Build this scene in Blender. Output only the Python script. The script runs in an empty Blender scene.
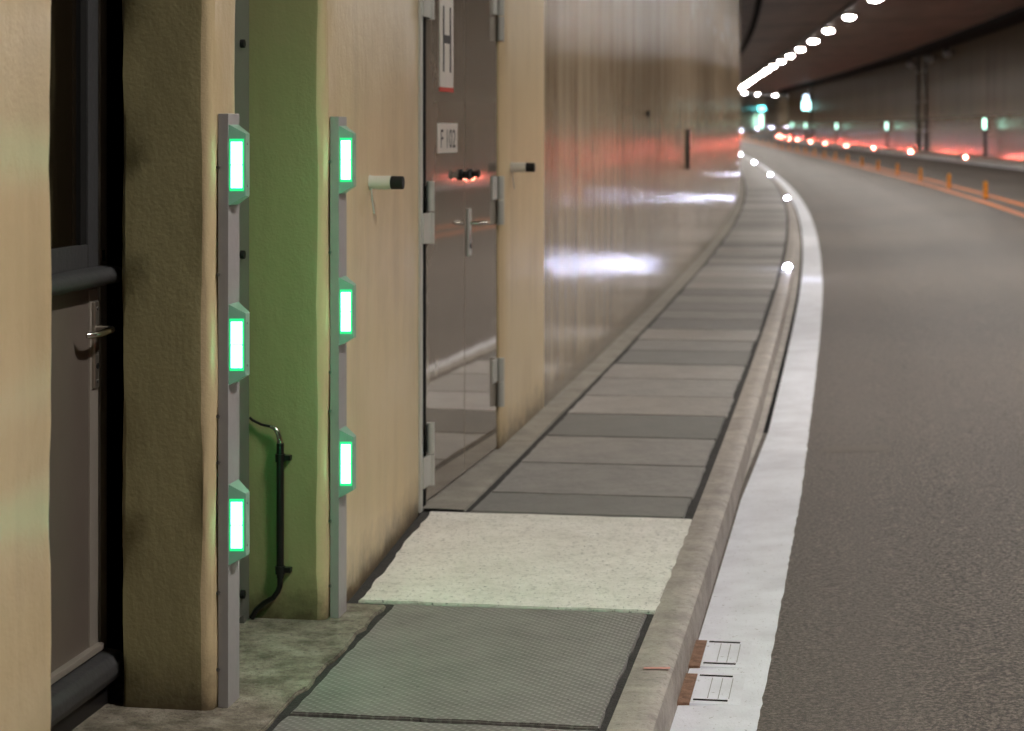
import bpy, bmesh, math, random
from mathutils import Vector, Matrix
R = random.Random(7)
sc = bpy.context.scene
COL = sc.collection
PI = math.pi

# ------------------------------------------------------------------ alignment of the tunnel
HEADING = [(-20,.170),(0,.168),(6,.166),(10,.160),(20,.152),(30,.139),(46,.120),(60,.108),(80,.096),(100,.088),
           (120,.08),(150,.066),(180,.060),(200,.07),(220,.11),(240,.17),(260,.24),(280,.29),(320,.33),(400,.36)]
def lerp(T, d):
    if d <= T[0][0]: return T[0][1]
    for a, b in zip(T, T[1:]):
        if d <= b[0]:
            return a[1] + (b[1]-a[1])*(d-a[0])/(b[0]-a[0])
    return T[-1][1]
_xs = [0.0]
for _i in range(4000): _xs.append(_xs[-1] + .1*lerp(HEADING, -20+.1*(_i+.5)))
def _raw(d):
    t = (d+20)/.1; i = int(t); return _xs[i] + (_xs[i+1]-_xs[i])*(t-i)
_OFF = .356 - _raw(5.135)
def slope(d): return lerp(HEADING, d)
def xy(s, o):
    k = slope(s); n = math.hypot(1, k)
    return (_raw(s)+_OFF + o/n, s - o*k/n)
def rise(s): return .000032*(s-35)**2 if s > 35 else 0.0
BANK = [(-20,.5),(40,.5),(80,.42),(100,.36),(120,.3),(140,.22),(160,.14),(180,.1),(200,0),(220,-.04),(400,0)]
def bank(s): return lerp(BANK, s)
ROADZ = -.12
def rz_(s, o): return rise(s) + ROADZ + bank(s)*min(max(o,0),8)/8
HC = [(-20,5.25),(130,5.25),(280,4.75),(400,4.75)]
def cz(s, o): return rise(s) + lerp(HC, s) + bank(s)*o/9.2*.85
def P(s, o, z): x, y = xy(s, o); return Vector((x, y, z))
WOFF = [(-20,-1.14),(5.6,-1.146),(6.0,-1.106),(6.35,-1.106),(7.88,-1.195),(8.05,-1.2),(9.5,-1.15),(400,-1.15)]
def wo(s): return lerp(WOFF, s)
def yaw(s): return math.atan2(1, slope(s))      # local x runs along the tunnel, local -y points into the tunnel from the left wall

# ------------------------------------------------------------------ materials
def C(r, g, b):
    f = lambda c: (c/255/12.92) if c/255 <= .04045 else ((c/255+.055)/1.055)**2.4
    return (f(r), f(g), f(b), 1)
class NT:
    def __init__(self, name):
        m = bpy.data.materials.new(name); m.use_nodes = True
        self.m = m; self.t = m.node_tree; self.t.nodes.clear()
        self.out = self.n('ShaderNodeOutputMaterial')
        self.b = self.n('ShaderNodeBsdfPrincipled')
        self.l(self.b.outputs[0], self.out.inputs[0])
    def n(self, t, **k):
        x = self.t.nodes.new(t)
        for a, v in k.items(): setattr(x, a, v)
        return x
    def l(self, a, b): self.t.links.new(a, b)
    def coord(self, kind='Object', scale=(1,1,1)):
        tc = self.n('ShaderNodeTexCoord'); mp = self.n('ShaderNodeMapping')
        self.l(tc.outputs[kind], mp.inputs[0]); mp.inputs['Scale'].default_value = scale
        return mp.outputs[0]
    def noise(self, vec, scale=5, detail=4, rough=.55, dist=0):
        x = self.n('ShaderNodeTexNoise'); self.l(vec, x.inputs['Vector'])
        x.inputs['Scale'].default_value = scale; x.inputs['Detail'].default_value = detail
        x.inputs['Roughness'].default_value = rough; x.inputs['Distortion'].default_value = dist
        return x.outputs[0]
    def ramp(self, fac, stops):
        x = self.n('ShaderNodeValToRGB'); e = x.color_ramp.elements
        while len(e) < len(stops): e.new(.5)
        for i, (p, c) in enumerate(stops):
            e[i].position = p; e[i].color = c if len(c) == 4 else (*c, 1)
        self.l(fac, x.inputs[0]); return x.outputs[0]
    def mix(self, fac, a, b, mode='MIX'):
        x = self.n('ShaderNodeMix', data_type='RGBA', blend_type=mode)
        for s, v in ((x.inputs[0], fac), (x.inputs[6], a), (x.inputs[7], b)):
            if hasattr(v, 'links'): self.l(v, s)
            else: s.default_value = v
        return x.outputs[2]
    def math(self, op, a, b=0.0, clamp=False):
        x = self.n('ShaderNodeMath', operation=op, use_clamp=clamp)
        for s, v in ((x.inputs[0], a), (x.inputs[1], b)):
            if hasattr(v, 'links'): self.l(v, s)
            else: s.default_value = v
        return x.outputs[0]
    def bump(self, h, dist=.01, strength=1.0, prev=None):
        x = self.n('ShaderNodeBump'); x.inputs['Strength'].default_value = strength
        x.inputs['Distance'].default_value = dist; self.l(h, x.inputs['Height'])
        if prev is not None: self.l(prev, x.inputs['Normal'])
        return x.outputs[0]
    def set(self, **k):
        for a, v in k.items():
            s = self.b.inputs[a.replace('_', ' ')]
            if hasattr(v, 'links'): self.l(v, s)
            else: s.default_value = v
        return self.m
    def soot(self, col, nrm, fac):
        # matt sooty layer that takes over from the clean glossy paint higher up the wall
        d = self.n('ShaderNodeBsdfDiffuse'); self.l(col, d.inputs[0]); self.l(nrm, d.inputs['Normal'])
        m = self.n('ShaderNodeMixShader'); self.l(fac, m.inputs[0]); self.l(self.b.outputs[0], m.inputs[1]); self.l(d.outputs[0], m.inputs[2])
        self.l(m.outputs[0], self.out.inputs[0])
    def sep(self, vec):
        x = self.n('ShaderNodeSeparateXYZ'); self.l(vec, x.inputs[0]); return x.outputs
G = lambda v: (v, v, v, 1)

def plain(name, col, rough=.5, metal=0, bumps=0, scale=60, spec=.5, var=.12):
    q = NT(name); v = q.coord()
    n = q.noise(v, scale, 4)
    c = q.mix(q.math('MULTIPLY', n, var*2), col, tuple(x*.55 for x in col[:3])+(1,))
    q.set(Base_Color=c, Roughness=rough, Metallic=metal, Specular_IOR_Level=spec)
    if bumps: q.set(Normal=q.bump(q.noise(v, scale*1.5, 3), bumps))
    return q.m
def emit(name, col, strength, base=(.8,.8,.8,1)):
    q = NT(name)
    q.set(Base_Color=base, Roughness=.3, Emission_Color=col, Emission_Strength=strength)
    return q.m

def wall_paint(name, glossy, niche=False):
    q = NT(name)
    uv = q.coord('UV')                       # u = metres along the wall, v = height in metres
    s = q.sep(uv)
    streak = q.noise(q.coord('UV', (5, .25, 1)), 1, 5, .6)
    blot = q.noise(uv, 1.3, 5, .6)
    base = C(217,196,155) if not glossy else C(190,172,145)
    dark = C(160,139,104) if not glossy else C(128,110,86)
    if niche: base, dark = C(160,152,112), C(124,114,80)  # wall paint darkened and yellowed, putting the niche shade into the colour
    f = q.math('ADD', q.math('MULTIPLY', streak, .55 if not glossy else 1.0), q.math('MULTIPLY', blot, .5))
    f = q.ramp(f, [(.5 if not glossy else .55, G(0)), (1.05, G(1))])
    col = q.mix(f, base, dark)
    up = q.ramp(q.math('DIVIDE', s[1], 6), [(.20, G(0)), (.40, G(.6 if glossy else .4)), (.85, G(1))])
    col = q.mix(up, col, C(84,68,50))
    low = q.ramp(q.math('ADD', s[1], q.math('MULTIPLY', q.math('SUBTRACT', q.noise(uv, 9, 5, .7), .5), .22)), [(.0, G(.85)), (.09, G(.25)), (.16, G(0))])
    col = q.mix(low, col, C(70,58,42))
    if glossy:
        # construction joints every ten metres or so: a thin pale line
        fr = q.math('FRACT', q.math('DIVIDE', q.math('SUBTRACT', s[0], 10.95), 11.6))
        ln = q.math('LESS_THAN', fr, .0022)
        col = q.mix(q.math('MULTIPLY', ln, .5), col, C(235,220,195))
    q.set(Base_Color=col, Roughness=q.math('ADD', q.ramp(blot, [(.3, G(.12 if glossy else .30)), (.7, G(.17 if glossy else .42))]), q.ramp(q.math('DIVIDE', s[1], 6), [(.26, G(0)), (.5, G(.12))])),
          Specular_IOR_Level=.5)
    lump = q.noise(q.coord('UV', (1,.6,1)), 26, 3, .5)
    b = q.bump(lump, .0010 if glossy else .0035, .6)
    if glossy: b = q.bump(q.noise(q.coord('UV', (9, .22, 1)), 1, 3, .5), .007, .8, b)
    else: b = q.bump(q.noise(q.coord('UV', (9, 3, 1)), 1, 4, .6), .004, .5, b)
    b = q.bump(q.noise(uv, 110, 2, .5), .0013, .6, b)
    q.set(Normal=b)
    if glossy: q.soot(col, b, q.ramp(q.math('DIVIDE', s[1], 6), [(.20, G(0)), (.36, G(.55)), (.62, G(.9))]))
    return q.m
def concrete(name, a, b, rough=.75, scale=6, speck=.35, bump=.004, randomise=False, stria=False):
    q = NT(name); v = q.coord('Object')
    n = q.noise(v, scale, 8, .72)
    col = q.mix(q.ramp(n, [(.36, G(0)), (.64, G(1))]), a, b)
    mid = q.noise(v, 24, 6, .75)
    col = q.mix(q.ramp(mid, [(.36, G(.5)), (.47, G(0))]), col, tuple(x*.62 for x in b[:3])+(1,))
    col = q.mix(q.ramp(mid, [(.54, G(0)), (.66, G(.35))]), col, tuple(min(1,x*1.25) for x in a[:3])+(1,))
    fine = q.noise(v, 62, 5, .8)
    col = q.mix(q.ramp(fine, [(.36, G(min(1, speck*2))), (.43, G(0))]), col, tuple(x*.2 for x in a[:3])+(1,))
    if stria:
        st = q.noise(q.coord('Object', (60, 1.2, 1)), 1, 3, .6)
        col = q.mix(q.ramp(st, [(.4, G(0)), (.7, G(.45))]), col, tuple(min(1, x*1.5) for x in b[:3])+(1,))
    if randomise:
        oi = q.n('ShaderNodeObjectInfo')
        col = q.mix(q.ramp(oi.outputs['Random'], [(0, G(.0)), (.45, G(.25)), (1, G(.8))]), col, C(108,108,106))
        rr = q.ramp(oi.outputs['Random'], [(0, G(.35)), (1, G(.75))])
        q.set(Roughness=rr)
    else: q.set(Roughness=rough)
    q.set(Base_Color=col, Normal=q.bump(q.noise(v, 70, 4, .7), bump, .8, q.bump(n, bump*2, .5)))
    return q.m

M = {}
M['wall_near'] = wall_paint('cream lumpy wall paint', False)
M['wall_niche_shade'] = wall_paint('olive niche paint with painted shade', False, True)
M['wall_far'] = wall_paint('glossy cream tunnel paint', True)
def right_wall():
    q = NT('stained glossy tunnel wall'); uv = q.coord('UV'); s = q.sep(uv)
    st = q.noise(q.coord('UV', (1.1, .06, 1)), 1, 6, .65)
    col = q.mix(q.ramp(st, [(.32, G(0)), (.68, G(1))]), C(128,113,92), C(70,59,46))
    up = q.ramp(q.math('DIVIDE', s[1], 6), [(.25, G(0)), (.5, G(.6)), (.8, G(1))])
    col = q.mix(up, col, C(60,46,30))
    fr = q.math('FRACT', q.math('DIVIDE', s[0], 2.0))
    col = q.mix(q.math('MULTIPLY', q.math('LESS_THAN', fr, .03), .35), col, C(50,42,34))
    b = q.bump(q.noise(q.coord('UV', (2.2, .1, 1)), 1, 4, .6), .02, .7)
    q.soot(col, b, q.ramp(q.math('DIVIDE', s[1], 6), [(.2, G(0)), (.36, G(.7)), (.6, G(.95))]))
    return q.set(Base_Color=col, Roughness=q.ramp(q.math('DIVIDE', s[1], 6), [(.2, G(.22)), (.4, G(.34))]), Specular_IOR_Level=.5, Normal=b)
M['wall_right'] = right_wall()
def asphalt():
    q = NT('asphalt'); v = q.coord('Object')
    g = q.noise(v, 70, 5, .9)
    col = q.ramp(g, [(.40, C(34,30,27)), (.5, C(90,82,75)), (.60, C(156,144,132))])
    big = q.noise(q.coord('Object', (.6,.18,1)), 1, 5, .6)
    col = q.mix(q.ramp(big, [(.35, G(.0)), (.7, G(.4))]), col, C(70,63,57))
    # paler wheel tracks run along the lane
    sp = q.sep(q.coord('UV'))
    tr = q.math('SINE', q.math('MULTIPLY', sp[1], 3.3))
    col = q.mix(q.ramp(tr, [(.45, G(0)), (1, G(.3))]), col, C(116,108,102))
    return q.set(Base_Color=col, Roughness=.62, Normal=q.bump(g, .006, .9), Specular_IOR_Level=.35)
M['asphalt'] = asphalt()
def paint_white():
    q = NT('white road paint'); v = q.coord('Object')
    sp = q.noise(v, 60, 3, .8); w = q.noise(v, 4, 5, .6)
    col = q.mix(q.ramp(w, [(.35, G(0)), (.75, G(1))]), C(243,247,255), C(218,220,228))
    col = q.mix(q.ramp(sp, [(.30, G(.8)), (.37, G(0))]), col, C(110,100,92))
    return q.set(Base_Color=col, Roughness=.5, Normal=q.bump(q.noise(v, 120, 3), .002))
M['white_line'] = paint_white()
M['orange_line'] = plain('orange road paint', C(226,128,66), .5, 0, .002, 30)
M['ceiling'] = None
def ceil():
    q = NT('sooty ceiling'); uv = q.coord('UV'); s = q.sep(uv)
    n = q.noise(q.coord('UV', (.25, .9, 1)), 1, 6, .6)
    col = q.mix(q.ramp(n, [(.3, G(0)), (.75, G(1))]), C(82,67,57), C(116,98,86))
    fr = q.math('FRACT', q.math('DIVIDE', s[0], 12.0))
    col = q.mix(q.math('MULTIPLY', q.math('LESS_THAN', fr, .05), .8), col, C(20,16,14))
    return q.set(Base_Color=col, Roughness=.6)
M['ceiling'] = ceil()
M['mortar'] = concrete('dark mortar joint', C(62,60,58), C(42,41,39), .9, 12, .4, .006)
M['slab'] = concrete('grey cover slab concrete', C(172,168,162), C(138,135,131), .6, 5, .25, .002, True, True)
M['pad'] = concrete('pale broomed concrete', C(242,240,234), C(224,222,214), .85, 4, .55, .005)
M['kerb'] = concrete('kerb concrete', C(178,170,160), C(140,132,124), .6, 5, .3, .003)
M['strip'] = concrete('wall foot concrete', C(168,163,152), C(132,127,117), .7, 6, .35, .004)
M['niche_floor'] = concrete('rough stained concrete', C(170,162,146), C(92,84,70), .85, 7, .5, .008)
def checker():
    q = NT('raised pattern grey plate'); s = q.sep(q.coord('Object'))
    a = q.math('SINE', q.math('MULTIPLY', q.math('ADD', s[0], q.math('MULTIPLY', s[1], .35)), 190))
    b = q.math('SINE', q.math('MULTIPLY', s[1], 250))
    h = q.math('MULTIPLY', a, b, True)
    v = q.coord('Object'); n = q.noise(v, 5, 6, .6)
    col = q.mix(q.ramp(n, [(.3, G(0)), (.75, G(1))]), C(138,134,131), C(104,101,98))
    col = q.mix(q.math('MULTIPLY', h, .5), col, C(176,177,168))
    sp = q.noise(v, 45, 3, .8)
    col = q.mix(q.ramp(sp, [(.32, G(.8)), (.38, G(0))]), col, C(48,46,42))
    return q.set(Base_Color=col, Roughness=.5, Specular_IOR_Level=.5, Normal=q.bump(h, .002, .7))
M['checker'] = checker()
M['post'] = plain('grey galvanised steel', C(172,170,170), .42, .1, .0008, 25, .5, .2)
M['bolt'] = plain('steel bolt', C(150,150,150), .3, .9)
M['housing'] = emit('pale green lamp housing with painted glow', (.18,1,.5,1), .035, C(130,146,136))  # weak emission on the housing imitates the green halo of the lamps
M['green'] = emit('green light panel', (.26,1,.53,1), 3.5)
M['green_halo'] = emit('green halo around lamp window', (.01,1,.28,1), .42, C(60,120,80))  # added glowing frame paints the green halo round each light panel
M['green_mid'] = emit('medium green light panel', (.2,1,.48,1), 8)
M['green_bright'] = emit('bright green light panel', (.08,1,.34,1), 24)
M['black'] = plain('black rubber', C(10,10,10), .7)
M['pitch'] = plain('black seal and painted shade', C(3,3,3), .9, spec=.1)
M['black_plastic'] = plain('black plastic pipe', C(14,15,14), .35)
M['door_grey'] = plain('dark grey painted door', C(112,102,94), .30, 0, .0006, 8, .5, .15)
M['door_frame'] = plain('grey aluminium door frame', C(160,152,142), .4, .2, 0, 20)
M['rail_grey'] = plain('dark weathered rail', C(74,74,75), .55, .1, .001, 40, .5, .35)
M['chrome'] = plain('satin steel', C(205,200,192), .18, 1)
M['plate_steel'] = plain('brushed steel plate', C(160,152,140), .35, .8)
def steel_door():
    q = NT('polished grey steel door'); v = q.coord('Object')
    w = q.noise(q.coord('Object', (2.2,1,.9)), 1.4, 2, .4)
    n = q.noise(v, 3, 5, .6)
    col = q.mix(n, C(164,153,139), C(142,132,120))
    return q.set(Base_Color=col, Roughness=.045, Metallic=.35, Specular_IOR_Level=.6, Normal=q.bump(w, .0006, .6))
M['steel_door'] = steel_door()
M['niche_door'] = plain('satin metal panel', C(120,122,116), .35, .3)
M['white_plate'] = plain('white plastic plate', C(222,216,206), .4)
M['red'] = plain('red border', C(200,60,40), .5)
M['ink'] = plain('black lettering', C(22,20,20), .6)
M['glass'] = plain('dark window glass', C(30,24,16), .06, 0, 0, 4, .7)
M['hinge'] = plain('zinc hinge', C(205,205,198), .35, .15)
M['tube_white'] = plain('white plastic tube', C(214,212,204), .35)
M['lamp_body'] = plain('grey luminaire body', C(60,56,52), .5)
M['ceil_lens'] = emit('ceiling lamp lens', (1,.945,.885,1), 98)
M['kerb_white'] = emit('cold white light lens', (.70,.73,1,1), 125)
M['kerb_red'] = emit('red light lens', (1,.15,.10,1), 280)
M['kerb_metal'] = plain('cast metal stud', C(150,150,150), .4, .7)
M['yellow'] = plain('amber plastic', C(255,168,20), .4, 0, 0, 30, .5, .02)
M['amber_dark'] = plain('dark amber band', C(196,96,14), .5)
M['dark_metal'] = plain('dark metal', C(44,42,42), .45, .4)
M['gully'] = M['white_line']
M['rust'] = concrete('rusty iron', C(158,124,102), C(110,80,62), .9, 30, .4, .004)
M['exit_light'] = emit('pale green light face', (.5,1,.75,1), 2.2)
M['cyan'] = emit('cyan sign light', (.15,.95,1,1), 4)
M['bluewhite'] = emit('blue white sign light', (.62,.78,1,1), 2.2)
M['cyanwhite'] = emit('cyan white sign light', (.45,1,.97,1), 2.6)

# ------------------------------------------------------------------ mesh helpers
def box(bm, x0, x1, y0, y1, z0, z1, bev=0, seg=2):
    m = Matrix.Translation(((x0+x1)/2, (y0+y1)/2, (z0+z1)/2)) @ Matrix.Diagonal((abs(x1-x0), abs(y1-y0), abs(z1-z0), 1))
    r = bmesh.ops.create_cube(bm, size=1, matrix=m)
    if bev:
        es = list({e for v in r['verts'] for e in v.link_edges})
        bmesh.ops.bevel(bm, geom=es, offset=bev, segments=seg, affect='EDGES', profile=.5)
    return bm
def hexa(bm, base, top, bev=0):
    vs = [bm.verts.new(p) for p in base+top]
    n = len(base); fs = []
    fs.append(bm.faces.new(vs[:n][::-1])); fs.append(bm.faces.new(vs[n:]))
    for i in range(n): fs.append(bm.faces.new((vs[i], vs[(i+1)%n], vs[n+(i+1)%n], vs[n+i])))
    bmesh.ops.recalc_face_normals(bm, faces=fs)
    if bev:
        es = list({e for f in fs for e in f.edges})
        bmesh.ops.bevel(bm, geom=es, offset=bev, segments=2, affect='EDGES', profile=.5)
    return bm
def tube(bm, pts, r, seg=12, cap=True):
    pts = [Vector(p) for p in pts]; rings = []
    rr = r if isinstance(r, (list, tuple)) else [r]*len(pts)
    up = None
    for i, p in enumerate(pts):
        t = (pts[min(i+1, len(pts)-1)] - pts[max(i-1, 0)]).normalized()
        if up is None: up = t.orthogonal().normalized()
        a = (up - t*up.dot(t))
        a = a.normalized() if a.length > 1e-6 else t.orthogonal().normalized()
        up = a; b = t.cross(a)
        rings.append([bm.verts.new(p + (a*math.cos(k*2*PI/seg) + b*math.sin(k*2*PI/seg))*rr[i]) for k in range(seg)])
    for q, w in zip(rings, rings[1:]):
        for k in range(seg): bm.faces.new((q[k], q[(k+1)%seg], w[(k+1)%seg], w[k]))
    if cap:
        bm.faces.new(rings[0][::-1]); bm.faces.new(rings[-1])
    return bm
def dome(bm, c, rx, ry, rz, seg=16, rings=8):
    r = bmesh.ops.create_uvsphere(bm, u_segments=seg, v_segments=rings, radius=1,
        matrix=Matrix.Translation(c) @ Matrix.Diagonal((rx, ry, rz, 1)))
    return bm
NB = lambda: bmesh.new()
def mesh(name, bm, mat, sharp=35):
    me = bpy.data.meshes.new(name); bmesh.ops.recalc_face_normals(bm, faces=bm.faces[:])
    bm.to_mesh(me); bm.free()
    for p in me.polygons: p.use_smooth = True
    me.set_sharp_from_angle(angle=math.radians(sharp))
    for m in (mat if isinstance(mat, (list, tuple)) else [mat]): me.materials.append(m)
    return me
def obj(name, bm, mat, parent=None, label=None, sharp=35):
    o = bpy.data.objects.new(name, mesh(name, bm, mat, sharp)); COL.objects.link(o)
    w_ = o.modifiers.new('normals', 'WEIGHTED_NORMAL'); w_.keep_sharp = True; w_.weight = 80
    if parent is not None: o.parent = parent
    if label: o['label'] = label
    return o
def tag(o, label, cat, group=None):
    o['label'] = label; o['category'] = cat
    if group: o['group'] = group
    return o
def struct(o, label=None):
    o['kind'] = 'structure'
    if label: o['label'] = label
    return o
def empty(name, s, o, z, rz=None):
    e = bpy.data.objects.new(name, None); COL.objects.link(e)
    e.empty_display_size = .1
    e.location = P(s, o, z); e.rotation_euler = (0, 0, yaw(s) if rz is None else rz)
    return e
def thing(name, s, o, z, label, cat, group=None, rz=None):
    return tag(empty(name, s, o, z, rz), label, cat, group)
def copy_tree(o, parent=None):
    c = o.copy(); COL.objects.link(c); c.parent = parent
    for ch in list(o.children): copy_tree(ch, c)
    return c
def place(e, s, o, z): e.location = P(s, o, z); e.rotation_euler = (0, 0, yaw(s)); return e
ORD = ['', 'first','second','third','fourth','fifth','sixth','seventh','eighth','ninth','tenth','eleventh','twelfth','thirteenth','fourteenth','fifteenth',
       'sixteenth','seventeenth','eighteenth','nineteenth','twentieth','twenty-first','twenty-second','twenty-third','twenty-fourth']

def steps(a, b, near=.5):
    out = [a]
    while out[-1] < b:
        s = out[-1]; out.append(min(b, s + (near if s < 14 else (1.0 if s < 60 else 2.5))))
    return out
def sweep(name, prof, ss, zf, mat, jit=None):
    """prof: list of (o, dz); zf(s, o) base height; UV = (metres along, metres across)"""
    bm = NB(); uvl = bm.loops.layers.uv.new('UVMap'); rows = []
    acc = [0]
    for a, b in zip(prof, prof[1:]): acc.append(acc[-1] + math.hypot(b[0]-a[0], b[1]-a[1]))
    for s in ss:
        row = []
        for i, (o, dz) in enumerate(prof):
            oo = o + (jit(s, i) if jit else 0)
            row.append(bm.verts.new(P(s, oo, zf(s, o) + dz)))
        rows.append(row)
    for j in range(len(ss)-1):
        for i in range(len(prof)-1):
            f = bm.faces.new((rows[j][i], rows[j][i+1], rows[j+1][i+1], rows[j+1][i]))
            for lp, (jj, ii) in zip(f.loops, ((j,i),(j,i+1),(j+1,i+1),(j+1,i))): lp[uvl].uv = (ss[jj], acc[ii])
    me = bpy.data.meshes.new(name); bm.to_mesh(me); bm.free()
    for p in me.polygons: p.use_smooth = True
    me.set_sharp_from_angle(angle=math.radians(30)); me.materials.append(mat)
    o = bpy.data.objects.new(name, me); COL.objects.link(o)
    return struct(o)
def slab_mesh(name, s0, s1, o0, o1, z1, thick, mat, origin, bev=.004, jit=.0, n=1):
    """a solid laid in the floor, following the curve, in the local frame of an object at origin"""
    bm = NB(); inv = (Matrix.Translation(P(*origin)) @ Matrix.Rotation(yaw(origin[0]), 4, 'Z')).inverted()
    ring = []
    L0 = o0 if callable(o0) else (lambda s: o0)
    o0 = L0((s0+s1)/2)
    N = max(1, int((s1-s0)/.06)) if jit else n
    Mo = max(1, int((o1-o0)/.06)) if jit else 1
    j = lambda: (R.random()-.5)*2*jit
    for i in range(N+1): ring.append((s0+(s1-s0)*i/N, L0(s0+(s1-s0)*i/N)+j()))
    for i in range(1, Mo+1): ring.append((s1+j(), L0(s1)+(o1-L0(s1))*i/Mo))
    for i in range(1, N+1): ring.append((s1-(s1-s0)*i/N, o1+j()))
    for i in range(1, Mo): ring.append((s0+j(), o1-(o1-L0(s0))*i/Mo))
    top = [inv @ P(a, b, z1+rise(a)) for a, b in ring]; bot = [v - Vector((0,0,thick)) for v in top]
    hexa(bm, bot, top)
    if bev:
        es = [e for e in bm.edges if all(abs(v.co.z-top[0].z) < .02 for v in e.verts)]
        bmesh.ops.bevel(bm, geom=es, offset=bev, segments=2, affect='EDGES')
    return mesh(name, bm, mat)

# ------------------------------------------------------------------ left wall: one plan outline, extruded
plan = []          # (s, o, material index)
def bull(s, o, quad, r, out):
    """rounded vertical corner; quad = (ds, do) unit steps before and after"""
    pass
def arc(cs, co, r, a0, a1, n=6): return [(cs + r*math.cos(a0+(a1-a0)*i/n), co + r*math.sin(a0+(a1-a0)*i/n)) for i in range(n+1)]
line = []
s = -16.0
while s < 3.9: line.append((s, wo(s))); s += .8
r = .018
S1, D1 = 4.060, -1.56                       # end of the near wall, back of the door niche
line += arc(S1-r, wo(S1)-r, r, PI/2, 0)
line += [(S1, -1.35), (S1, D1)]
line += [(4.6, D1), (5.1, D1), (5.52, D1), (5.52, -1.392), (5.15, -1.392)]
S2 = 5.122
line += arc(S2+.012, -1.392+.012, .012, 1.5*PI, PI, 3)
line += [(S2, -1.30), (S2, -1.22)]
r = .030
line += arc(S2+r, wo(S2)-r, r, PI, PI/2)
line += [(5.22, wo(5.22)), (5.29, wo(5.29))]
S3, D3 = 5.332, -1.40
line += arc(S3-.02, wo(S3)-.02, .02, PI/2, 0, 4)
line += [(S3, -1.3), (S3, D3), (5.8, D3)]
S4 = 6.115
line += [(S4, D3), (S4, -1.30), (S4, -1.20)]
r = .035
line += arc(S4+r, wo(S4)-r, r, PI, PI/2, 8)
s = 6.25
while s < 7.75: line.append((s, wo(s))); s += .25
SF, SR = 7.90, 9.52                         # double door recess
line += [(SF-.01, wo(SF)), (SF, wo(SF)-.004), (SF, wo(SF)-.09), (8.05, wo(8.05)-.09), (SR, wo(SR)-.09), (SR, wo(SR)-.003), (SR+.006, wo(SR))]
s = 9.8
while s < 377: line.append((s, wo(s))); s += (.6 if s < 14 else 1.2 if s < 60 else 2.5)
zs = [-.16] + [i*.075 for i in range(0, 36)] + [2.9, 3.3, 4, 4.7, 5.3]
bm = NB(); uvl = bm.loops.layers.uv.new('UVMap')
us = [line[0][0]]
for a, b in zip(line, line[1:]): us.append(us[-1] + math.hypot(b[0]-a[0], b[1]-a[1]))
k0 = min(range(len(line)), key=lambda i: abs(line[i][0]-9.526) + abs(line[i][1]-wo(SR)))
us = [u - us[k0] + 9.526 for u in us]        # u equals s beyond the double door
RW = random.Random(3)
grid = []
for (s, o) in line:
    colv = []
    ph = RW.random()*6
    for z in zs:
        j = .0022*math.sin(z*9+ph) + (RW.random()-.5)*.0030 if s < 7.6 and z > 0 else 0
        colv.append(bm.verts.new(P(s + j*.6, o + j*(1 if s > -1 else 0), rise(s) + z)))
    grid.append(colv)
for i in range(len(line)-1):
    for k in range(len(zs)-1):
        f = bm.faces.new((grid[i][k], grid[i+1][k], grid[i+1][k+1], grid[i][k+1]))
        for lp, (ii, kk) in zip(f.loops, ((i,k),(i+1,k),(i+1,k+1),(i,k+1))): lp[uvl].uv = (us[ii], zs[kk])
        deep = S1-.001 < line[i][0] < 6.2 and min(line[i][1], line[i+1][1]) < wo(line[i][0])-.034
        f.material_index = 1 if line[i][0] > 10.6 else 2 if deep else 0  # recessed faces get the paint with shade mixed into its colour
me = bpy.data.meshes.new('wall_left'); bm.to_mesh(me); bm.free()
for p in me.polygons: p.use_smooth = True
me.set_sharp_from_angle(angle=math.radians(40))
me.materials.append(M['wall_near']); me.materials.append(M['wall_far']); me.materials.append(M['wall_niche_shade'])
wl = bpy.data.objects.new('wall_left', me); COL.objects.link(wl); struct(wl, 'cream painted tunnel wall with two niches and a steel door')

# ------------------------------------------------------------------ shell
SS = steps(-16, 376)
zflat = lambda s, o: rise(s)
zroad = lambda s, o: rz_(s, o)
sweep('road', [(-.02,0),(1.5,0),(3,0),(4.5,0),(6,0),(7.2,0),(8.02,0)], SS, zroad, M['asphalt'])
sweep('ceiling', [(-1.8,0),(0,0),(2,0),(4,0),(6,0),(8,0),(9.4,0)], SS, cz, M['ceiling'])
zr = lambda s, o: rise(s)+bank(s)
wr = NB(); uvl = wr.loops.layers.uv.new('UVMap'); zz = [-.2, 0, .6, 1.2, 2, 3, 4, 5.45]; g = []
for s in SS: g.append([wr.verts.new(P(s, 9.12, zr(s,9)+z*(1 if z < 5 else 1))) for z in zz])
for i in range(len(SS)-1):
    for k in range(len(zz)-1):
        f = wr.faces.new((g[i][k], g[i][k+1], g[i+1][k+1], g[i+1][k]))
        for lp, (ii, kk) in zip(f.loops, ((i,k),(i,k+1),(i+1,k+1),(i+1,k))): lp[uvl].uv = (SS[ii], zz[kk])
me = bpy.data.meshes.new('wall_right'); wr.to_mesh(me); wr.free()
for p in me.polygons: p.use_smooth = True
me.materials.append(M['wall_right']); w = bpy.data.objects.new('wall_right', me); COL.objects.link(w); struct(w)
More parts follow.
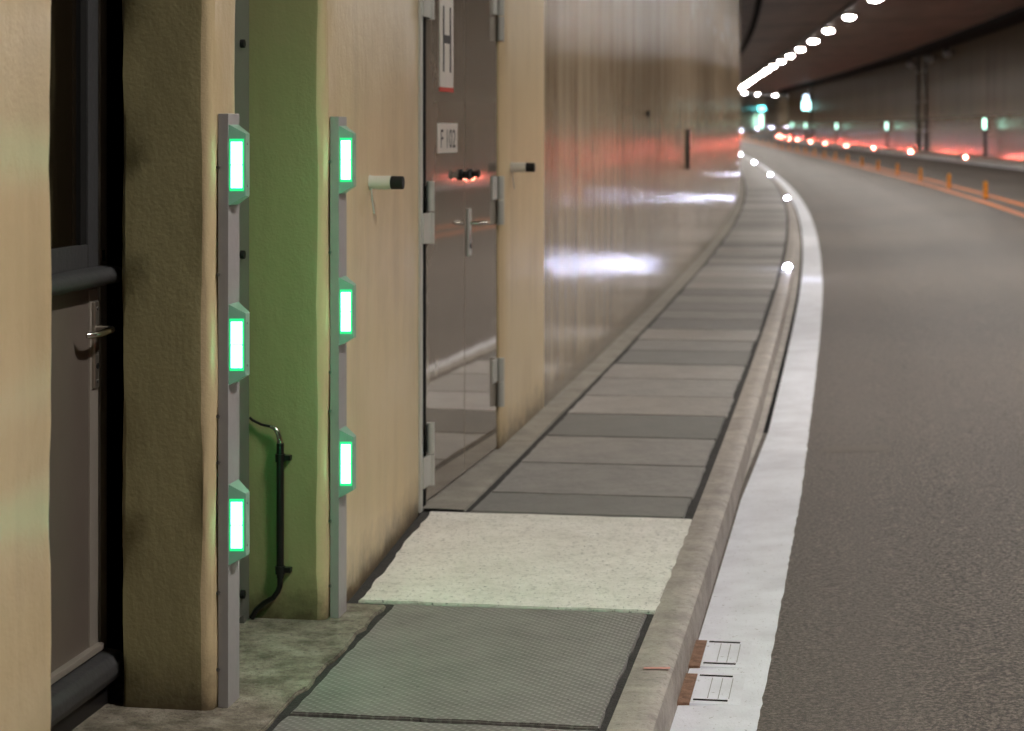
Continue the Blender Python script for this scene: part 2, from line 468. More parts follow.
# walkways
sweep('walkway_base', [(-1.62,-.010),(-.06,-.010)], SS, zflat, M['mortar'])
JK = random.Random(5)
sweep('kerb_left', [(-.122,-.09),(-.118,0),(-.07,.001),(-.022,-.001),(-.006,-.010),(-.001,-.03),(.003,-.112),(.004,-.135)], SS, zflat, M['kerb'])
sweep('kerb_right', [(9.14,0),(8.2,0),(8.03,0),(8.0,-.02),(7.97,-.13)], SS, zr, M['kerb'])
sweep('wall_foot_strip', [(-1.22,.0),(-1.14,.002),(-1.03,.0),(-1.025,-.02)], steps(7.98, 376), zflat, M['strip'])
ed = random.Random(11)
LL = steps(-4, 332, .06)
EL = [(4,0),(5.5,.004),(9,.014),(11,.062),(20,.088),(400,.09)]; ER = [(4,.23),(5.5,.237),(9,.274),(20,.318),(400,.32)]
def edge_line(ss):
    bm = NB(); prev = None; m = len(ss)
    for s in ss:
        a = lerp(EL, s); b = lerp(ER, s) + (ed.random()-.5)*.006
        row = [bm.verts.new(P(s, o, rz_(s, o)+.004)) for o in (a, a+.05, (a+b)/2, b)]
        if prev:
            for k in range(3): bm.faces.new((prev[k], prev[k+1], row[k+1], row[k]))
        prev = row
    struct(obj('edge_line_left', bm, M['white_line']), 'white edge line along the left kerb')
edge_line(LL)
bm = NB(); prev = None
for s in steps(11.0, 90):
    row = [bm.verts.new(P(s, o, rz_(s, o)+.005)) for o in (lerp(EL, s)-.026, lerp(EL, s)+.001)]
    if prev: bm.faces.new((prev[0], prev[1], row[1], row[0]))
    prev = row
gut = NB(); prev = None
for s in steps(8, 376):
    row = [gut.verts.new(P(s, o, rz_(s, o)+z)) for o, z in ((.0, .012), (max(.002, lerp(EL, s)-.024), .0035))]
    if prev: gut.faces.new((prev[0], prev[1], row[1], row[0]))
    prev = row
struct(obj('gutter_strip', gut, M['kerb']), 'grey gutter strip at the kerb foot')
struct(obj('slot_drain', bm, M['pitch']), 'black slot drain between kerb and white line')
sweep('edge_line_right', [(7.55,.004),(7.85,.004)], SS, zroad, M['white_line'])
for oo in (3.70, 4.17):
    sweep('centre_line', [(oo,.004),(oo+.14,.004)], steps(10, 376), zroad, M['orange_line'])
# dirty gutter between kerb and line (near stretch) is left as bare asphalt
def floor_piece(name, s0, s1, o0, o1, mat, z=0.0, jit=.0, bev=.004):
    org = ((s0+s1)/2, ((o0((s0+s1)/2) if callable(o0) else o0)+o1)/2, z)
    me = slab_mesh(name, s0, s1, o0, o1, z, .05, mat, org, bev, jit)
    o = bpy.data.objects.new(name, me); COL.objects.link(o)
    o.location = P(org[0], org[1], z); o.rotation_euler = (0, 0, yaw(org[0]))
    return o
struct(floor_piece('floor', 2.0, 6.36, -1.60, -.972, M['niche_floor'], 0, .009), 'rough stained concrete floor in front of the niches')
struct(floor_piece('concrete_pad', 6.40, 7.93, lambda s: wo(s)+.040, -.116, M['pad'], .001, .007), 'pale broomed concrete pad in the walkway')
for a, b, lab in ((5.145, 6.365, 'grey raised-pattern cover plate next to the pale concrete pad'), (3.85, 5.115, 'grey raised-pattern cover plate cut off by the bottom edge of the photo')):
    tag(floor_piece('cover_plate', a, b, -.945, -.142, M['checker'], .001, .004), lab, 'cover plate', 'patterned cover plates')
# ---- marks on the road
def mark(name, pts, zf, mat, lab):
    bm = NB(); bm.faces.new([bm.verts.new(P(s, o, zf(s, o))) for s, o in pts]); return struct(obj(name, bm, mat), lab)
M['scuff'] = plain('pale worn asphalt', C(120,112,104), .7, 0, .004, 60, .3, .3)
mark('road_scuff', [(10.25,.37),(10.28,.55),(10.22,.66),(10.35,.70),(10.48,.66),(10.44,.5),(10.50,.40),(10.40,.34)], lambda s, o: rz_(s, o)+.003, M['scuff'], 'pale worn mark on the asphalt beside the white line')
M['pink'] = plain('faded pink paint', C(214,150,140), .7)
mark('paint_mark', [(5.70,-.085),(5.715,-.012),(5.735,-.012),(5.72,-.085)], lambda s, o: .0035, M['pink'], 'short faded pink paint stroke across the kerb')
# ---- cover slabs
cuts = [7.955, 8.39, 9.17, 9.99, 10.79, 11.55, 12.40, 13.16, 14.0, 14.73, 15.56, 16.4]
while len(cuts) < 61: cuts.append(cuts[-1] + .79 + R.uniform(-.03, .03))
for i in range(len(cuts)-1):
    a, b = cuts[i]+.010, cuts[i+1]-.010
    o = floor_piece('paving_slab', a, b, -.995+R.uniform(-.006,.006), -.150+R.uniform(-.008,.004), M['slab'], R.uniform(-.001,.002), .003 if i < 14 else 0)
    n = i+1
    if n == 1: lab = 'narrow grey paving slab touching the pale concrete pad'
    elif n <= 24: lab = f'grey paving slab across the walkway, {ORD[n]} beyond the pale concrete pad'
    else: lab = 'far grey paving slab in the blurred distant stretch of the walkway'
    tag(o, lab, 'paving slab', 'grey cover slabs of the walkway')
sweep('walkway_far', [(-.995,0),(-.150,0)], steps(cuts[-1], 376), zflat, M['slab'])
# ---- gully covers in the white line
for a, b, lab in ((6.17, 6.50, 'white painted gully cover, farther of the two in the edge line'), (5.77, 6.10, 'white painted gully cover, nearer of the two in the edge line')):
    m = (a+b)/2; t = thing('gully_cover', m, .068, rz_(m, .1), lab, 'gully cover', 'gully covers in the white edge line')
    L = (b-a)/2
    bm = NB(); box(bm, -L, L, -.115, .030, -.02, .009, .003)
    obj('cover', bm, M['white_line'], t)
    for sx in (-1, 1):
        bm = NB(); box(bm, sx*(L-.034)-.006, sx*(L-.034)+.006, -.075, .022, .0, .0105, 0); obj('slot', bm, M['pitch'], t, 'dark lifting slot')
    bm = NB()
    for q in range(3): box(bm, -L*.66, L*.66, -.078+q*.03, -.076+q*.03, .0, .0100, 0)
    obj('groove', bm, M['kerb_metal'], t)
    bm = NB(); box(bm, -L*.96, L*.96, .030, .066, -.02, .007, .002); obj('inlet', bm, M['rust'], t, 'rust brown inlet strip')

# ------------------------------------------------------------------ left door in the first niche
d1 = struct(empty('door_1', 4.72, -1.47, 0), 'dark grey door with window and push rail in the left niche'); d1['category'] = 'door'
# local x along tunnel (0 = s 4.72), y to the left; door face at y = 0
x0, x1 = -.46, .435
bm = NB(); box(bm, x0, x1, 0, .05, .09, 1.13, .004); leaf = obj('lower_panel', bm, M['door_grey'], d1)
bm = NB()
box(bm, x0, x0+.06, -.004, .05, 1.13, 2.15, .003); box(bm, x1-.075, x1, -.004, .05, 1.13, 2.15, .003)
box(bm, x0+.06, x1-.075, -.004, .05, 1.13, 1.21, .003); box(bm, x0+.06, x1-.075, -.004, .05, 2.09, 2.15, .003)
obj('window_surround', bm, M['rail_grey'], d1)
bm = NB(); box(bm, x0+.06, x1-.11, .012, .03, 1.21, 2.09); gl = obj('window_pane', bm, M['glass'], d1)
bm = NB(); box(bm, x1-.11, x1-.075, .0, .03, 1.21, 2.09, .003); box(bm, x1-.118, x1-.110, .0, .03, 1.21, 2.09, 0); obj('glazing_bead', bm, M['black'], d1)
bm = NB(); box(bm, x1+.008, x1+.058, -.006, .08, .06, 2.3, .004); box(bm, x0-.058, x0-.008, -.006, .08, .06, 2.3, .004); box(bm, x0-.058, x1+.058, -.006, .08, 2.16, 2.3, .004)
obj('frame', bm, M['door_frame'], d1)
bm = NB(); box(bm, x1, x1+.008, .004, .05, .06, 2.16); obj('seal', bm, M['pitch'], d1)
bm = NB(); box(bm, x1-.062, x1-.0, -.0035, .01, .10, 1.09, .002); obj('edge_profile', bm, M['door_frame'], d1)
def weather_rail(z, h, d, mat, nm):
    bm = NB(); xe = x1+.045
    prof = [(.0, z-h*.5), (-d*.75, z-h*.55), (-d, z-h*.2), (-d, z+h*.15), (-d*.75, z+h*.42), (0, z+h*.5)]
    base = [(x0-.02, y, zz) for y, zz in prof]; top = [(xe, y, zz) for y, zz in prof]
    hexa(bm, [Vector(p) for p in base], [Vector(p) for p in top], .006)
    return obj(nm, bm, mat, d1)
weather_rail(1.128, .046, .060, M['rail_grey'], 'push_rail')
weather_rail(.10, .075, .065, M['rail_grey'], 'weather_bar')
bm = NB(); box(bm, x0-.02, x1+.0, -.02, .05, .142, .160, .003); obj('sill_strip', bm, M['door_frame'], d1)
bm = NB(); box(bm, x0-.02, x1+.0, -.03, .05, 0, .06, .003); obj('threshold', bm, M['dark_metal'], d1)
bm = NB(); box(bm, x1-.048, x1-.012, -.012, .0, .83, 1.06, .006, 3); pl = obj('lock_plate', bm, M['plate_steel'], d1)
for z in (.85, 1.04):
    bm = NB(); tube(bm, [(x1-.03, -.008, z), (x1-.03, -.0155, z)], .005, 10); obj('screw', bm, M['bolt'], pl)
bm = NB(); tube(bm, [(x1-.03, -.008, .89), (x1-.03, -.014, .89)], .008, 12); obj('lock_cylinder', bm, M['dark_metal'], pl)
bm = NB(); hx = x1-.03
pts = [(hx, -.008, .987), (hx, -.040, .987), (hx-.006, -.053, .987), (hx-.02, -.058, .987), (hx-.06, -.059, .986), (hx-.10, -.056, .984), (hx-.125, -.048, .983), (hx-.135, -.035, .983)]
tube(bm, pts, [.011,.010,.010,.010,.0095,.009,.0085,.008], 12); obj('lever_handle', bm, M['chrome'], d1, 'satin steel lever handle')
bm = NB(); box(bm, x1+.020, x1+.036, -.0085, .0, 1.16, 1.19, .002); obj('strike_block', bm, M['black'], d1)
t = floor_piece('gap_shade', 5.235, 5.515, -1.555, -1.530, M['pitch'], 2.6, 0, 0)  # black panel added to paint the deep shade in the slot
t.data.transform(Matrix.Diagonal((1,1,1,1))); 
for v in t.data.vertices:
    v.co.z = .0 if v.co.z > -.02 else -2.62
struct(t, 'black panel painting the shade between the door frame and the pillar')

# ------------------------------------------------------------------ panel in second niche
d2 = struct(empty('door_2', 5.78, -1.345, 0), 'flat metal panel in the second niche, lit green'); d2['category'] = 'door'
bm = NB(); box(bm, -.335, .255, -.006, .02, .03, 2.3, .003); obj('panel', bm, M['niche_door'], d2)
bm = NB(); box(bm, .262, .288, -.002, .02, 0, 2.3, .002); box(bm, .294, .330, .002, .02, 0, 2.3, .002); obj('frame', bm, M['niche_door'], d2)
for z in (.10, 1.13, 1.77):
    bm = NB(); tube(bm, [(.215, -.006, z), (.215, -.018, z)], .013, 14); obj('bolt_head', bm, M['black'], d2)

# ------------------------------------------------------------------ lamp posts
def lamp_post(s, label):
    base = wo(s)
    t = thing('lamp_post', s, base, 0, label, 'lamp post', 'steel posts with three green lamps')
    bm = NB(); box(bm, 0, .10, -.032, -.004, 0, 1.55, .002); obj('post', bm, M['post'], t)
    for z in (.10, .30, .64, .76, 1.13, 1.41):
        bm = NB(); tube(bm, [(.002, -.006, z), (-.005, -.006, z)], .0055, 8); obj('bolt', bm, M['bolt'], t)
    for zc in (.477, .947, 1.416):
        y0, y1 = -.032, -.076
        bm = NB()
        hexa(bm, [(.002, y0, zc-.106), (.090, y0, zc-.106), (.090, y0, zc+.106), (.002, y0, zc+.106)],
                 [(.010, y1, zc-.082), (.046, y1, zc-.082), (.046, y1, zc+.082), (.010, y1, zc+.082)], .0018)
        h = obj('lamp', bm, M['housing'], t)
        for sgn in (-1, 1):
            f = (lambda q: .002+.008*q) if sgn < 0 else (lambda q: .090-.044*q)
            bm = NB(); qa, qb = .16, .80
            pa, pb = f(qa), f(qb); ya, yb = y0+(y1-y0)*qa, y0+(y1-y0)*qb
            for za, zb in ((zc-.060, zc-.0015), (zc+.0015, zc+.060)):
                e = sgn*.0025
                hexa(bm, [(pa-sgn*.001, ya, za), (pb-sgn*.001, yb, za), (pb-sgn*.001, yb, zb), (pa-sgn*.001, ya, zb)],
                         [(pa+e, ya, za), (pb+e, yb, za), (pb+e, yb, zb), (pa+e, ya, zb)])
            obj('light_panel', bm, M['green'] if sgn < 0 else (M['green_bright'] if s < 5.8 else M['green_mid']), h, 'glowing green light panel')
        bm = NB(); qa, qb = .06, .90; pa, pb = .002+.008*qa, .002+.008*qb; ya, yb = y0+(y1-y0)*qa, y0+(y1-y0)*qb
        hexa(bm, [(pa+.004, ya, zc-.068), (pb+.004, yb, zc-.068), (pb+.004, yb, zc+.068), (pa+.004, ya, zc+.068)],
                 [(pa-.0009, ya, zc-.068), (pb-.0009, yb, zc-.068), (pb-.0009, yb, zc+.068), (pa-.0009, ya, zc+.068)])
        obj('window_surround', bm, M['green_halo'], h, 'surround glowing green to imitate the lamp halo')
        for za in (zc-.055, zc+.055):
            bm = NB(); tube(bm, [(.024, y1+.001, za), (.024, y1-.0015, za)], .003, 8)
            obj('screw', bm, M['bolt'], h)
    return t
lamp_post(5.155, 'grey steel post with three green lamps nearest the camera, before the dark niche')
lamp_post(6.150, 'grey steel post with three green lamps beside the plain cream wall')

# ------------------------------------------------------------------ conduit on the niche side
t = thing('cable_conduit', S4, -1.246, 0, 'black conduit pipe with bent metal top on the green-lit niche side', 'conduit')
# local: x along; surface at x = 0, tunnel side is -y
bm = NB(); tube(bm, [(-.018,0,.13),(-.018,0,.545)], .0115, 14); obj('pipe', bm, M['black_plastic'], t)
bm = NB()
pts = [(-.016, 0+.022*(1-math.cos(a))+0, .545+.05*math.sin(a)) for a in [i*PI/2/6 for i in range(7)]]
pts = [(-.018, .030*(1-math.cos(a)), .54+.055*math.sin(a)) for a in [i*PI/2/7 for i in range(8)]]
tube(bm, pts, [.009,.009,.0085,.008,.0075,.007,.0065,.006], 12); obj('elbow', bm, M['chrome'], t, 'bright bent metal end')
bm = NB(); tube(bm, [(-.018,.028,.595),(-.014,.06,.600),(-.010,.09,.612),(-.008,.10,.62)], .0042, 8); obj('cable', bm, M['dark_metal'], t)
for z in (.50, .155):
    bm = NB(); tube(bm, [(-.018,0,z-.012),(-.018,0,z+.012)], .0155, 14); box(bm, -.024, .0, -.034, -.010, z-.008, z+.008, .002); obj('clamp', bm, M['black_plastic'], t)
bm = NB(); tube(bm, [(-.018,0,.14),(-.018,.001,.105),(-.020,.006,.09),(-.022,.02,.07),(-.022,.05,.052),(-.022,.075,.03),(-.022,.09,.004)], .0085, 10); obj('bottom_bend', bm, M['black_plastic'], t)

# ------------------------------------------------------------------ door holders on the wall
def holder(s, label):
    t = thing('door_holder', s, wo(s), 1.33, label, 'door holder', 'door holders on the wall')
    bm = NB(); tube(bm, [(0,.004,0),(0,-.005,0),(0,-.006,0)], [.026,.026,.02], 18); obj('rosette', bm, M['tube_white'], t)
    bm = NB(); tube(bm, [(0,-.004,0),(0,-.074,0)], .0235, 18); obj('tube', bm, M['tube_white'], t)
    bm = NB(); tube(bm, [(0,-.074,0),(0,-.076,0),(0,-.116,0),(0,-.118,0)], [.019,.0225,.0225,.020], 18); obj('rubber_tip', bm, M['black'], t, 'black rubber tip')
    bm = NB(); tube(bm, [(-.012,-.008,-.016),(-.013,-.010,-.045),(-.012,-.014,-.08),(-.010,-.018,-.105)], .003, 6); obj('chain', bm, M['hinge'], t)
    return t
holder(6.80, 'door holder tube with black tip and chain, lit green, left of the double door')
holder(9.87, 'pale door holder tube with black tip and chain, right of the double door')

# ------------------------------------------------------------------ double steel door
pa, pb = P(8.05, wo(8.05)-.008, 0), P(SR, wo(SR)-.008, 0)
pa = P(SF+.055, wo(SF)-.010, 0)
dvec = (pb-pa); DW = dvec.length; drz = math.atan2(dvec.y, dvec.x)
d3 = bpy.data.objects.new('door_3', None); COL.objects.link(d3); d3.location = pa; d3.rotation_euler = (0,0,drz)
struct(d3, 'polished grey double-leaf steel door marked H and F 102'); d3['category'] = 'door'
DH = 2.35; mid = DW*.535
bm = NB(); box(bm, .112, mid-.002, .0, .045, .012, DH, .003); l1 = obj('door_leaf', bm, M['steel_door'], d3)
bm = NB(); box(bm, mid+.002, DW-.006, .0, .045, .012, DH, .003); l2 = obj('door_leaf', bm, M['steel_door'], d3)
bm = NB(); box(bm, -.070, -.030, -.022, .03, 0, DH+.05, .003); box(bm, -.07, DW, .03, .05, DH+.01, DH+.06, .002); obj('frame', bm, M['hinge'], d3, 'metal frame edge lit green')
bm = NB(); box(bm, -.030, .110, -.001, .06, 0, DH); box(bm, mid-.002, mid+.002, .01, .04, 0, DH); obj('seal', bm, M['pitch'], d3)
def hinge(x, z, side):
    if side < 0:
        bm = NB(); tube(bm, [(.085,-.026,z-.125),(.085,-.026,z-.002)], .016, 14); tube(bm, [(.085,-.026,z+.004),(.085,-.026,z+.125)], .016, 14)
        h = obj('hinge', bm, M['hinge'], d3)
        bm = NB(); box(bm, -.045, .078, -.030, -.020, z-.12, z+.0, .002); obj('hinge_leaf', bm, M['hinge'], h)
        bm = NB(); box(bm, .095, .16, -.012, .0, z+.006, z+.11, .002); obj('hinge_leaf', bm, M['hinge'], h)
    else:
        bm = NB(); tube(bm, [(x,-.018,z-.115),(x,-.018,z-.002)], .017, 14); tube(bm, [(x,-.018,z+.004),(x,-.018,z+.115)], .017, 14)
        h = obj('hinge', bm, M['hinge'], d3)
        bm = NB(); box(bm, x+.03, x+.11, -.014, .006, z-.115, z+.0, .002); obj('hinge_leaf', bm, M['hinge'], h)
        bm = NB(); box(bm, x-.13, x-.025, -.008, .0, z+.006, z+.115, .002); obj('hinge_leaf', bm, M['hinge'], h)
for z in (.21, 1.18, 2.08): hinge(0, z, -1)
for z in (.32, 1.18, 2.05): hinge(DW-.01, z, 1)
# handle
xh = mid+.075
bm = NB(); box(bm, xh-.028, xh+.028, -.010, 0, .955, 1.165, .004); pl = obj('handle_plate', bm, M['hinge'], l2)
bm = NB(); tube(bm, [(xh,-.006,1.10),(xh,-.045,1.10),(xh+.008,-.060,1.10),(xh+.025,-.066,1.10),(xh+.08,-.066,1.10),(xh+.12,-.062,1.098),(xh+.135,-.05,1.098)], .0095, 12); obj('lever_handle', bm, M['chrome'], l2)
bm = NB(); tube(bm, [(xh,-.009,1.0),(xh,-.014,1.0)], .012, 12); obj('lock_cylinder', bm, M['dark_metal'], l2)
# knobs that meet the wall holders
for leaf, x in ((l1, mid-.10), (l2, mid+.10)):
    bm = NB(); tube(bm, [(x,.0,1.318),(x,-.012,1.318),(x,-.014,1.318),(x,-.030,1.318),(x,-.033,1.318),(x,-.046,1.318)], [.024,.024,.014,.014,.020,.018], 16); obj('stop_knob', bm, M['black'], leaf)
# H sign
xs0 = .48
bm = NB(); box(bm, xs0-.125, xs0+.125, -.004, 0, 1.690, 2.20, .001); hp = obj('sign_plate', bm, M['white_plate'], l1, 'white plate with a black letter H and red lower edge')
bm = NB(); box(bm, xs0-.125, xs0+.125, -.0045, -.001, 1.672, 1.690); obj('red_edge', bm, M['red'], hp)
bm = NB(); w = .075
box(bm, xs0-w, xs0-w+.022, -.0055, -.003, 1.755, 2.03); box(bm, xs0+w-.022, xs0+w, -.0055, -.003, 1.755, 2.03); box(bm, xs0-w, xs0+w, -.0055, -.003, 1.875, 1.910)
obj('letter', bm, M['ink'], hp)
# F 102 sign
bm = NB(); xf = xs0+.0; box(bm, xf-.165, xf+.205, -.004, 0, 1.415, 1.540, .001); fp = obj('sign_plate', bm, M['white_plate'], l1, 'white plate reading F 102')
def text(name, body, x, y, z, w, h, mat, parent):
    cu = bpy.data.curves.new(name, 'FONT'); cu.body = body; cu.align_x = 'CENTER'; cu.align_y = 'CENTER'; cu.extrude = .0
    tmp = bpy.data.objects.new('tmp', cu); COL.objects.link(tmp)
    dg = bpy.context.evaluated_depsgraph_get(); me = bpy.data.meshes.new_from_object(tmp.evaluated_get(dg))
    bpy.data.objects.remove(tmp); bpy.data.curves.remove(cu)
    xsv = [v.co.x for v in me.vertices]; ysv = [v.co.y for v in me.vertices]
    ax, bx, ay, by = min(xsv), max(xsv), min(ysv), max(ysv)
    for v in me.vertices:
        v.co = Vector((x + ((v.co.x-ax)/(bx-ax)-.5)*w, y, z + ((v.co.y-ay)/(by-ay)-.5)*h))
    me.materials.append(mat); o = bpy.data.objects.new(name, me); COL.objects.link(o); o.parent = parent
    return o
text('lettering', 'F 102', xf+.02, -.0052, 1.475, .28, .078, M['ink'], fp)

# ------------------------------------------------------------------ small things on the left wall
t = thing('wall_box', 22.15, wo(22), 1.10, 'slim dark metal box fixed upright on the glossy left wall', 'box')
bm = NB(); box(bm, -.035, .035, -.04, .0, 0, .44, .006); obj('body', bm, M['dark_metal'], t)
bm = NB(); box(bm, -.03, .03, -.047, -.038, .26, .42, .004); obj('lid', bm, M['post'], t)
bm = NB(); tube(bm, [(0,.0,0),(0,-.022,0),(0,-.026,0)], [.028,.028,.018], 12)
o = obj('wall_fixture', bm, M['dark_metal']); place(o, 17.15, wo(17), 1.66); tag(o, 'small dark knob high on the glossy left wall', 'knob')

# ------------------------------------------------------------------ ceiling lamps and rails
LAMPO = [(0,2.65),(58,2.65),(76,2.25),(95,2.05),(122,1.95),(150,2.3),(190,3.2),(215,3.7),(250,4.0),(330,3.8)]
def lo(s): return lerp(LAMPO, s)
first = thing('ceiling_lamp', 0, 2, 5, 'ceiling lamp', 'ceiling lamp', 'row of ceiling lamps')
bm = NB(); box(bm, -.68, .68, -.24, .24, -.10, .0, .02); obj('housing', bm, M['lamp_body'], first)
bm = NB(); dome(bm, (0,0,-.10), .62, .18, .07); 
for v in [v for v in bm.verts if v.co.z > -.095]: v.co.z = -.095
obj('lens', bm, M['ceil_lens'], first)
sl = [3.85+9.05*i for i in range(24)] + [3.85+9.05*24+18.1*i for i in range(9)]
cnt = 0
for i, s in enumerate(sl):
    o = first if i == 0 else copy_tree(first)
    place(o, s, lo(s), cz(s, lo(s)))
    if s < 56: lab = 'lit ceiling lamp over the near lane, above the top edge of the photo'
    else:
        cnt += 1
        lab = f'lit round ceiling lamp, {ORD[cnt]} of the row from the top of the photo' if cnt <= 12 else 'tiny lit ceiling lamp in the far bend of the row'
    o['label'] = lab
def rail(name, of, w, h, s0, s1, mat, drop=0, lab=None):
    bm = NB(); ss = steps(s0, s1); prev = None
    for s in ss:
        ring = [bm.verts.new(P(s, of(s)+a, cz(s, of(s)) - drop + b)) for a, b in ((-w/2,0),(w/2,0),(w/2,-h),(-w/2,-h))]
        if prev:
            for k in range(4): bm.faces.new((prev[k], prev[(k+1)%4], ring[(k+1)%4], ring[k]))
        else: bm.faces.new(ring)
        prev = ring
    bm.faces.new(prev[::-1])
    return struct(obj(name, bm, mat), lab)
rail('trim_2', lambda s: lo(s)-.42, .14, .10, -10, 372, M['dark_metal'], 0, 'dark cable rail beside the row of ceiling lamps')
rail('trim_3', lambda s: -.62, .16, .10, -10, 372, M['pitch'], 0, 'dark line of a cable duct on the ceiling over the walkway')
rail('trim_4', lambda s: 8.55, 1.1, .16, -10, 372, M['pitch'], .0, 'dark cable tray along the top of the right wall')

# ------------------------------------------------------------------ kerb lights
def kerb_light(name, mat):
    t = thing(name, 0, 0, 0, '', 'kerb light')
    bm = NB(); box(bm, -.05, .05, -.055, .055, 0, .016, .006); obj('base', bm, M['kerb_metal'], t)
    bm = NB(); dome(bm, (0,0,.016), .038, .042, .042)
    for v in [v for v in bm.verts if v.co.z < .016]: v.co.z = .016
    obj('lens', bm, mat, t); return t
kw = kerb_light('kerb_light', M['kerb_white']); kw['group'] = 'white kerb lights along the walkway'
n = 0
for i, s in enumerate([-1.5, 22.5, 46, 70, 94, 118, 142, 166, 190, 214, 238, 250, 262, 272, 284, 296, 308]):
    o = kw if i == 0 else copy_tree(kw)
    place(o, s, -.062, rise(s))
    if s < 10: o['label'] = 'white kerb light beside the camera, below the photo'
    elif s < 130: n += 1; o['label'] = f'bright white kerb light on the left kerb, {ORD[n]} from the camera'
    else: o['label'] = 'tiny white kerb light in the far bend of the tunnel'
kr = kerb_light('kerb_light', M['kerb_red']); kr['group'] = 'red kerb lights on the far side of the road'
n = 0
for i, s in enumerate([3+20*k for k in range(4)] + [83, 104, 124, 142, 159, 173, 186, 198, 209, 219, 229]):
    o = kr if i == 0 else copy_tree(kr)
    place(o, s, 8.09, zr(s, 8))
    if s < 75: o['label'] = 'red kerb light on the right kerb, outside the photo'
    else: n += 1; o['label'] = f'glowing red kerb light on the right kerb, {ORD[n]} from the right edge of the photo'

# ------------------------------------------------------------------ amber delineators on the centre line
dl = thing('lane_delineator', 0, 4, 0, '', 'delineator post', 'amber delineator posts on the centre line')
bm = NB(); box(bm, -.09, .09, -.065, .065, 0, .025, .01); obj('base', bm, M['amber_dark'], dl)
bm = NB(); tube(bm, [(0,0,.02),(0,0,.05),(0,0,.06),(0,0,.33),(0,0,.35),(0,0,.357)], [.05,.05,.042,.042,.036,.02], 14); obj('post', bm, M['yellow'], dl)
for z in (.13, .25):
    bm = NB(); tube(bm, [(0,0,z-.012),(0,0,z+.012)], .0445, 14); obj('band', bm, M['amber_dark'], dl)
n = 0
for i in range(30):
    s = 43.1 + 8.05*i
    o = dl if i == 0 else copy_tree(dl)
    place(o, s, 4.0, rz_(s, 4.0))
    n += 1
    o['label'] = f'amber post on the double orange line, {ORD[n]} from the right edge of the photo' if n <= 16 else 'tiny amber post on the far end of the centre line'

# ------------------------------------------------------------------ right wall equipment
ep = thing('marker_lamp', 0, 8.8, 0, '', 'marker lamp', 'marker lamps on posts by the right wall')
bm = NB(); tube(bm, [(0,0,0),(0,0,1.13)], .06, 10); obj('pole', bm, M['dark_metal'], ep)
bm = NB(); box(bm, -.10, .10, -.13, .13, 1.10, 1.62, .05, 3); bx = obj('lamp_box', bm, M['dark_metal'], ep)
bm = NB(); box(bm, -.112, -.095, -.01, .10, 1.17, 1.57, .008); obj('light_face', bm, M['exit_light'], bx, 'pale green lit face')
for i, (s, lab) in enumerate(((82.5, 'marker lamp on a dark post by the right wall, nearest the right edge'), (123, 'marker lamp on a dark post, left of the twin wall pipes'),
        (157, 'marker lamp post by the right wall, third from the right edge'), (186, 'marker lamp post by the right wall, fourth from the right edge'), (204, 'farthest marker lamp post by the right wall'))):
    o = ep if i == 0 else copy_tree(ep)
    place(o, s, 8.80, zr(s, 8.8)); o['label'] = lab
for s, lab in ((106.0, 'thin dark pipe rising up the right wall, right one of the pair'), (109.6, 'thin dark pipe rising up the right wall, left one of the pair')):
    t = thing('wall_pipe', s, 9.06, zr(s, 9), lab, 'pipe', 'twin vertical pipes')
    bm = NB(); tube(bm, [(0,0,0),(0,0,5.0)], .055, 10); obj('pipe', bm, M['dark_metal'], t)
    for z in (1.1, 2.6, 4.2):
        bm = NB(); box(bm, -.09, .09, -.06, .07, z-.03, z+.03, .01); obj('clamp', bm, M['kerb_metal'], t)
for i, (s, lab) in enumerate(((110.8, 'dark fixture under the ceiling edge above the twin pipes'), (102, 'small dark fixture under the ceiling edge, middle of three'), (95, 'small dark fixture under the ceiling edge, right of three'))):
    if i == 0:
        fx = thing('wall_spotlight', s, 9.12, 0, lab, 'spotlight', 'dark fixtures under the ceiling edge')
        bm = NB(); tube(bm, [(0,-.02,.0),(0,.32,.0)], .05, 10); obj('bracket', bm, M['dark_metal'], fx)
        bm = NB(); tube(bm, [(-.26,.34,-.1),(.26,.34,.0)], [.16,.2], 14); obj('body', bm, M['dark_metal'], fx)
        bm = NB(); tube(bm, [(-.262,.34,-.1),(-.27,.34,-.101)], [.15,.14], 14); obj('glass', bm, M['post'], fx)
        o = fx
    else: o = copy_tree(fx)
    place(o, s, 9.12, zr(s, 9)+4.72); o['label'] = lab
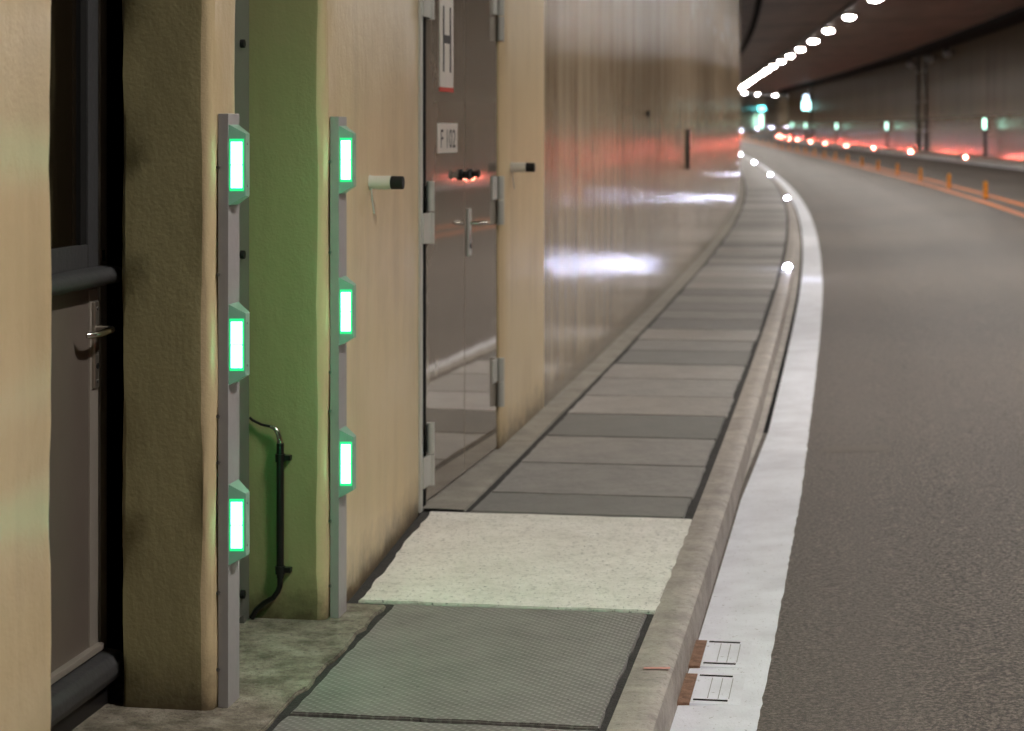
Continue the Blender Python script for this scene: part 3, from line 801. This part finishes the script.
# overhead lit sign on the right
t = thing('illuminated_sign', 183, 9.05, zr(183,9)+3.2, 'illuminated sign board standing out from the right wall, pale blue above cyan', 'sign')
bm = NB(); box(bm, -.08, .08, .0, .12, -3.2, 1.9, .01); obj('mast', bm, M['dark_metal'], t)
bm = NB(); box(bm, -.12, .12, .12, .86, -.5, .9, .02); b = obj('sign_box', bm, M['dark_metal'], t)
bm = NB(); box(bm, -.135, -.115, .14, .84, -.46, .32, .004); obj('lower_face', bm, M['cyanwhite'], b)
bm = NB(); box(bm, -.135, -.115, .30, .70, .40, .86, .004); obj('upper_face', bm, M['bluewhite'], b)
# emergency station in the far bend on the left
t = thing('emergency_station', 292, -.75, rise(292), 'bright green-white lit emergency station on the left side of the far bend', 'emergency station')
bm = NB(); box(bm, -.2, .2, -.35, .35, 0, 2.1, .03); b = obj('cabinet', bm, M['tube_white'], t)
bm = NB(); box(bm, -.225, -.195, -.2, .2, .15, 2.0, .01); obj('light_face', bm, M['exit_light'], b)
bm = NB(); tube(bm, [(0,0,2.0),(0,0,3.2)], .06, 10); obj('mast', bm, M['dark_metal'], t)
bm = NB(); box(bm, -.10, .10, -.55, .55, 2.5, 3.15, .02); sgn = obj('sign_box', bm, M['dark_metal'], t)
for sx in (-1, 1):
    bm = NB(); box(bm, sx*.118, sx*.098, -.52, -.06, 2.53, 3.12, .004); box(bm, sx*.118, sx*.098, .06, .52, 2.53, 3.12, .004); obj('sign_face', bm, M['cyan'], sgn)

# ------------------------------------------------------------------ end of the tunnel, world, camera
w = bpy.data.worlds.new('World'); sc.world = w; w.use_nodes = True
bg = w.node_tree.nodes['Background']; bg.inputs[0].default_value = (1,.93,.84,1); bg.inputs[1].default_value = .04
cam = bpy.data.cameras.new('Camera'); co = bpy.data.objects.new('Camera', cam); COL.objects.link(co)
co.location = (0, 0, 1.5); co.rotation_euler = (PI/2, 0, 0)
cam.sensor_width = 36; cam.lens = 72; cam.shift_y = -232.8/1024; cam.clip_start = .05; cam.clip_end = 800
cam.dof.use_dof = True; cam.dof.focus_distance = 5.6; cam.dof.aperture_fstop = 4.4
sc.camera = co
sc.view_settings.view_transform = 'Standard'; sc.view_settings.look = 'None'
sc.view_settings.exposure = 1.4; sc.view_settings.gamma = 1
cy = sc.cycles
cy.use_denoising = True
try: cy.denoiser = 'OPENIMAGEDENOISE'
except Exception: pass
cy.use_light_tree = True; cy.sample_clamp_indirect = 6; cy.max_bounces = 8; cy.diffuse_bounces = 4; cy.glossy_bounces = 4
cy.caustics_reflective = False; cy.caustics_refractive = False
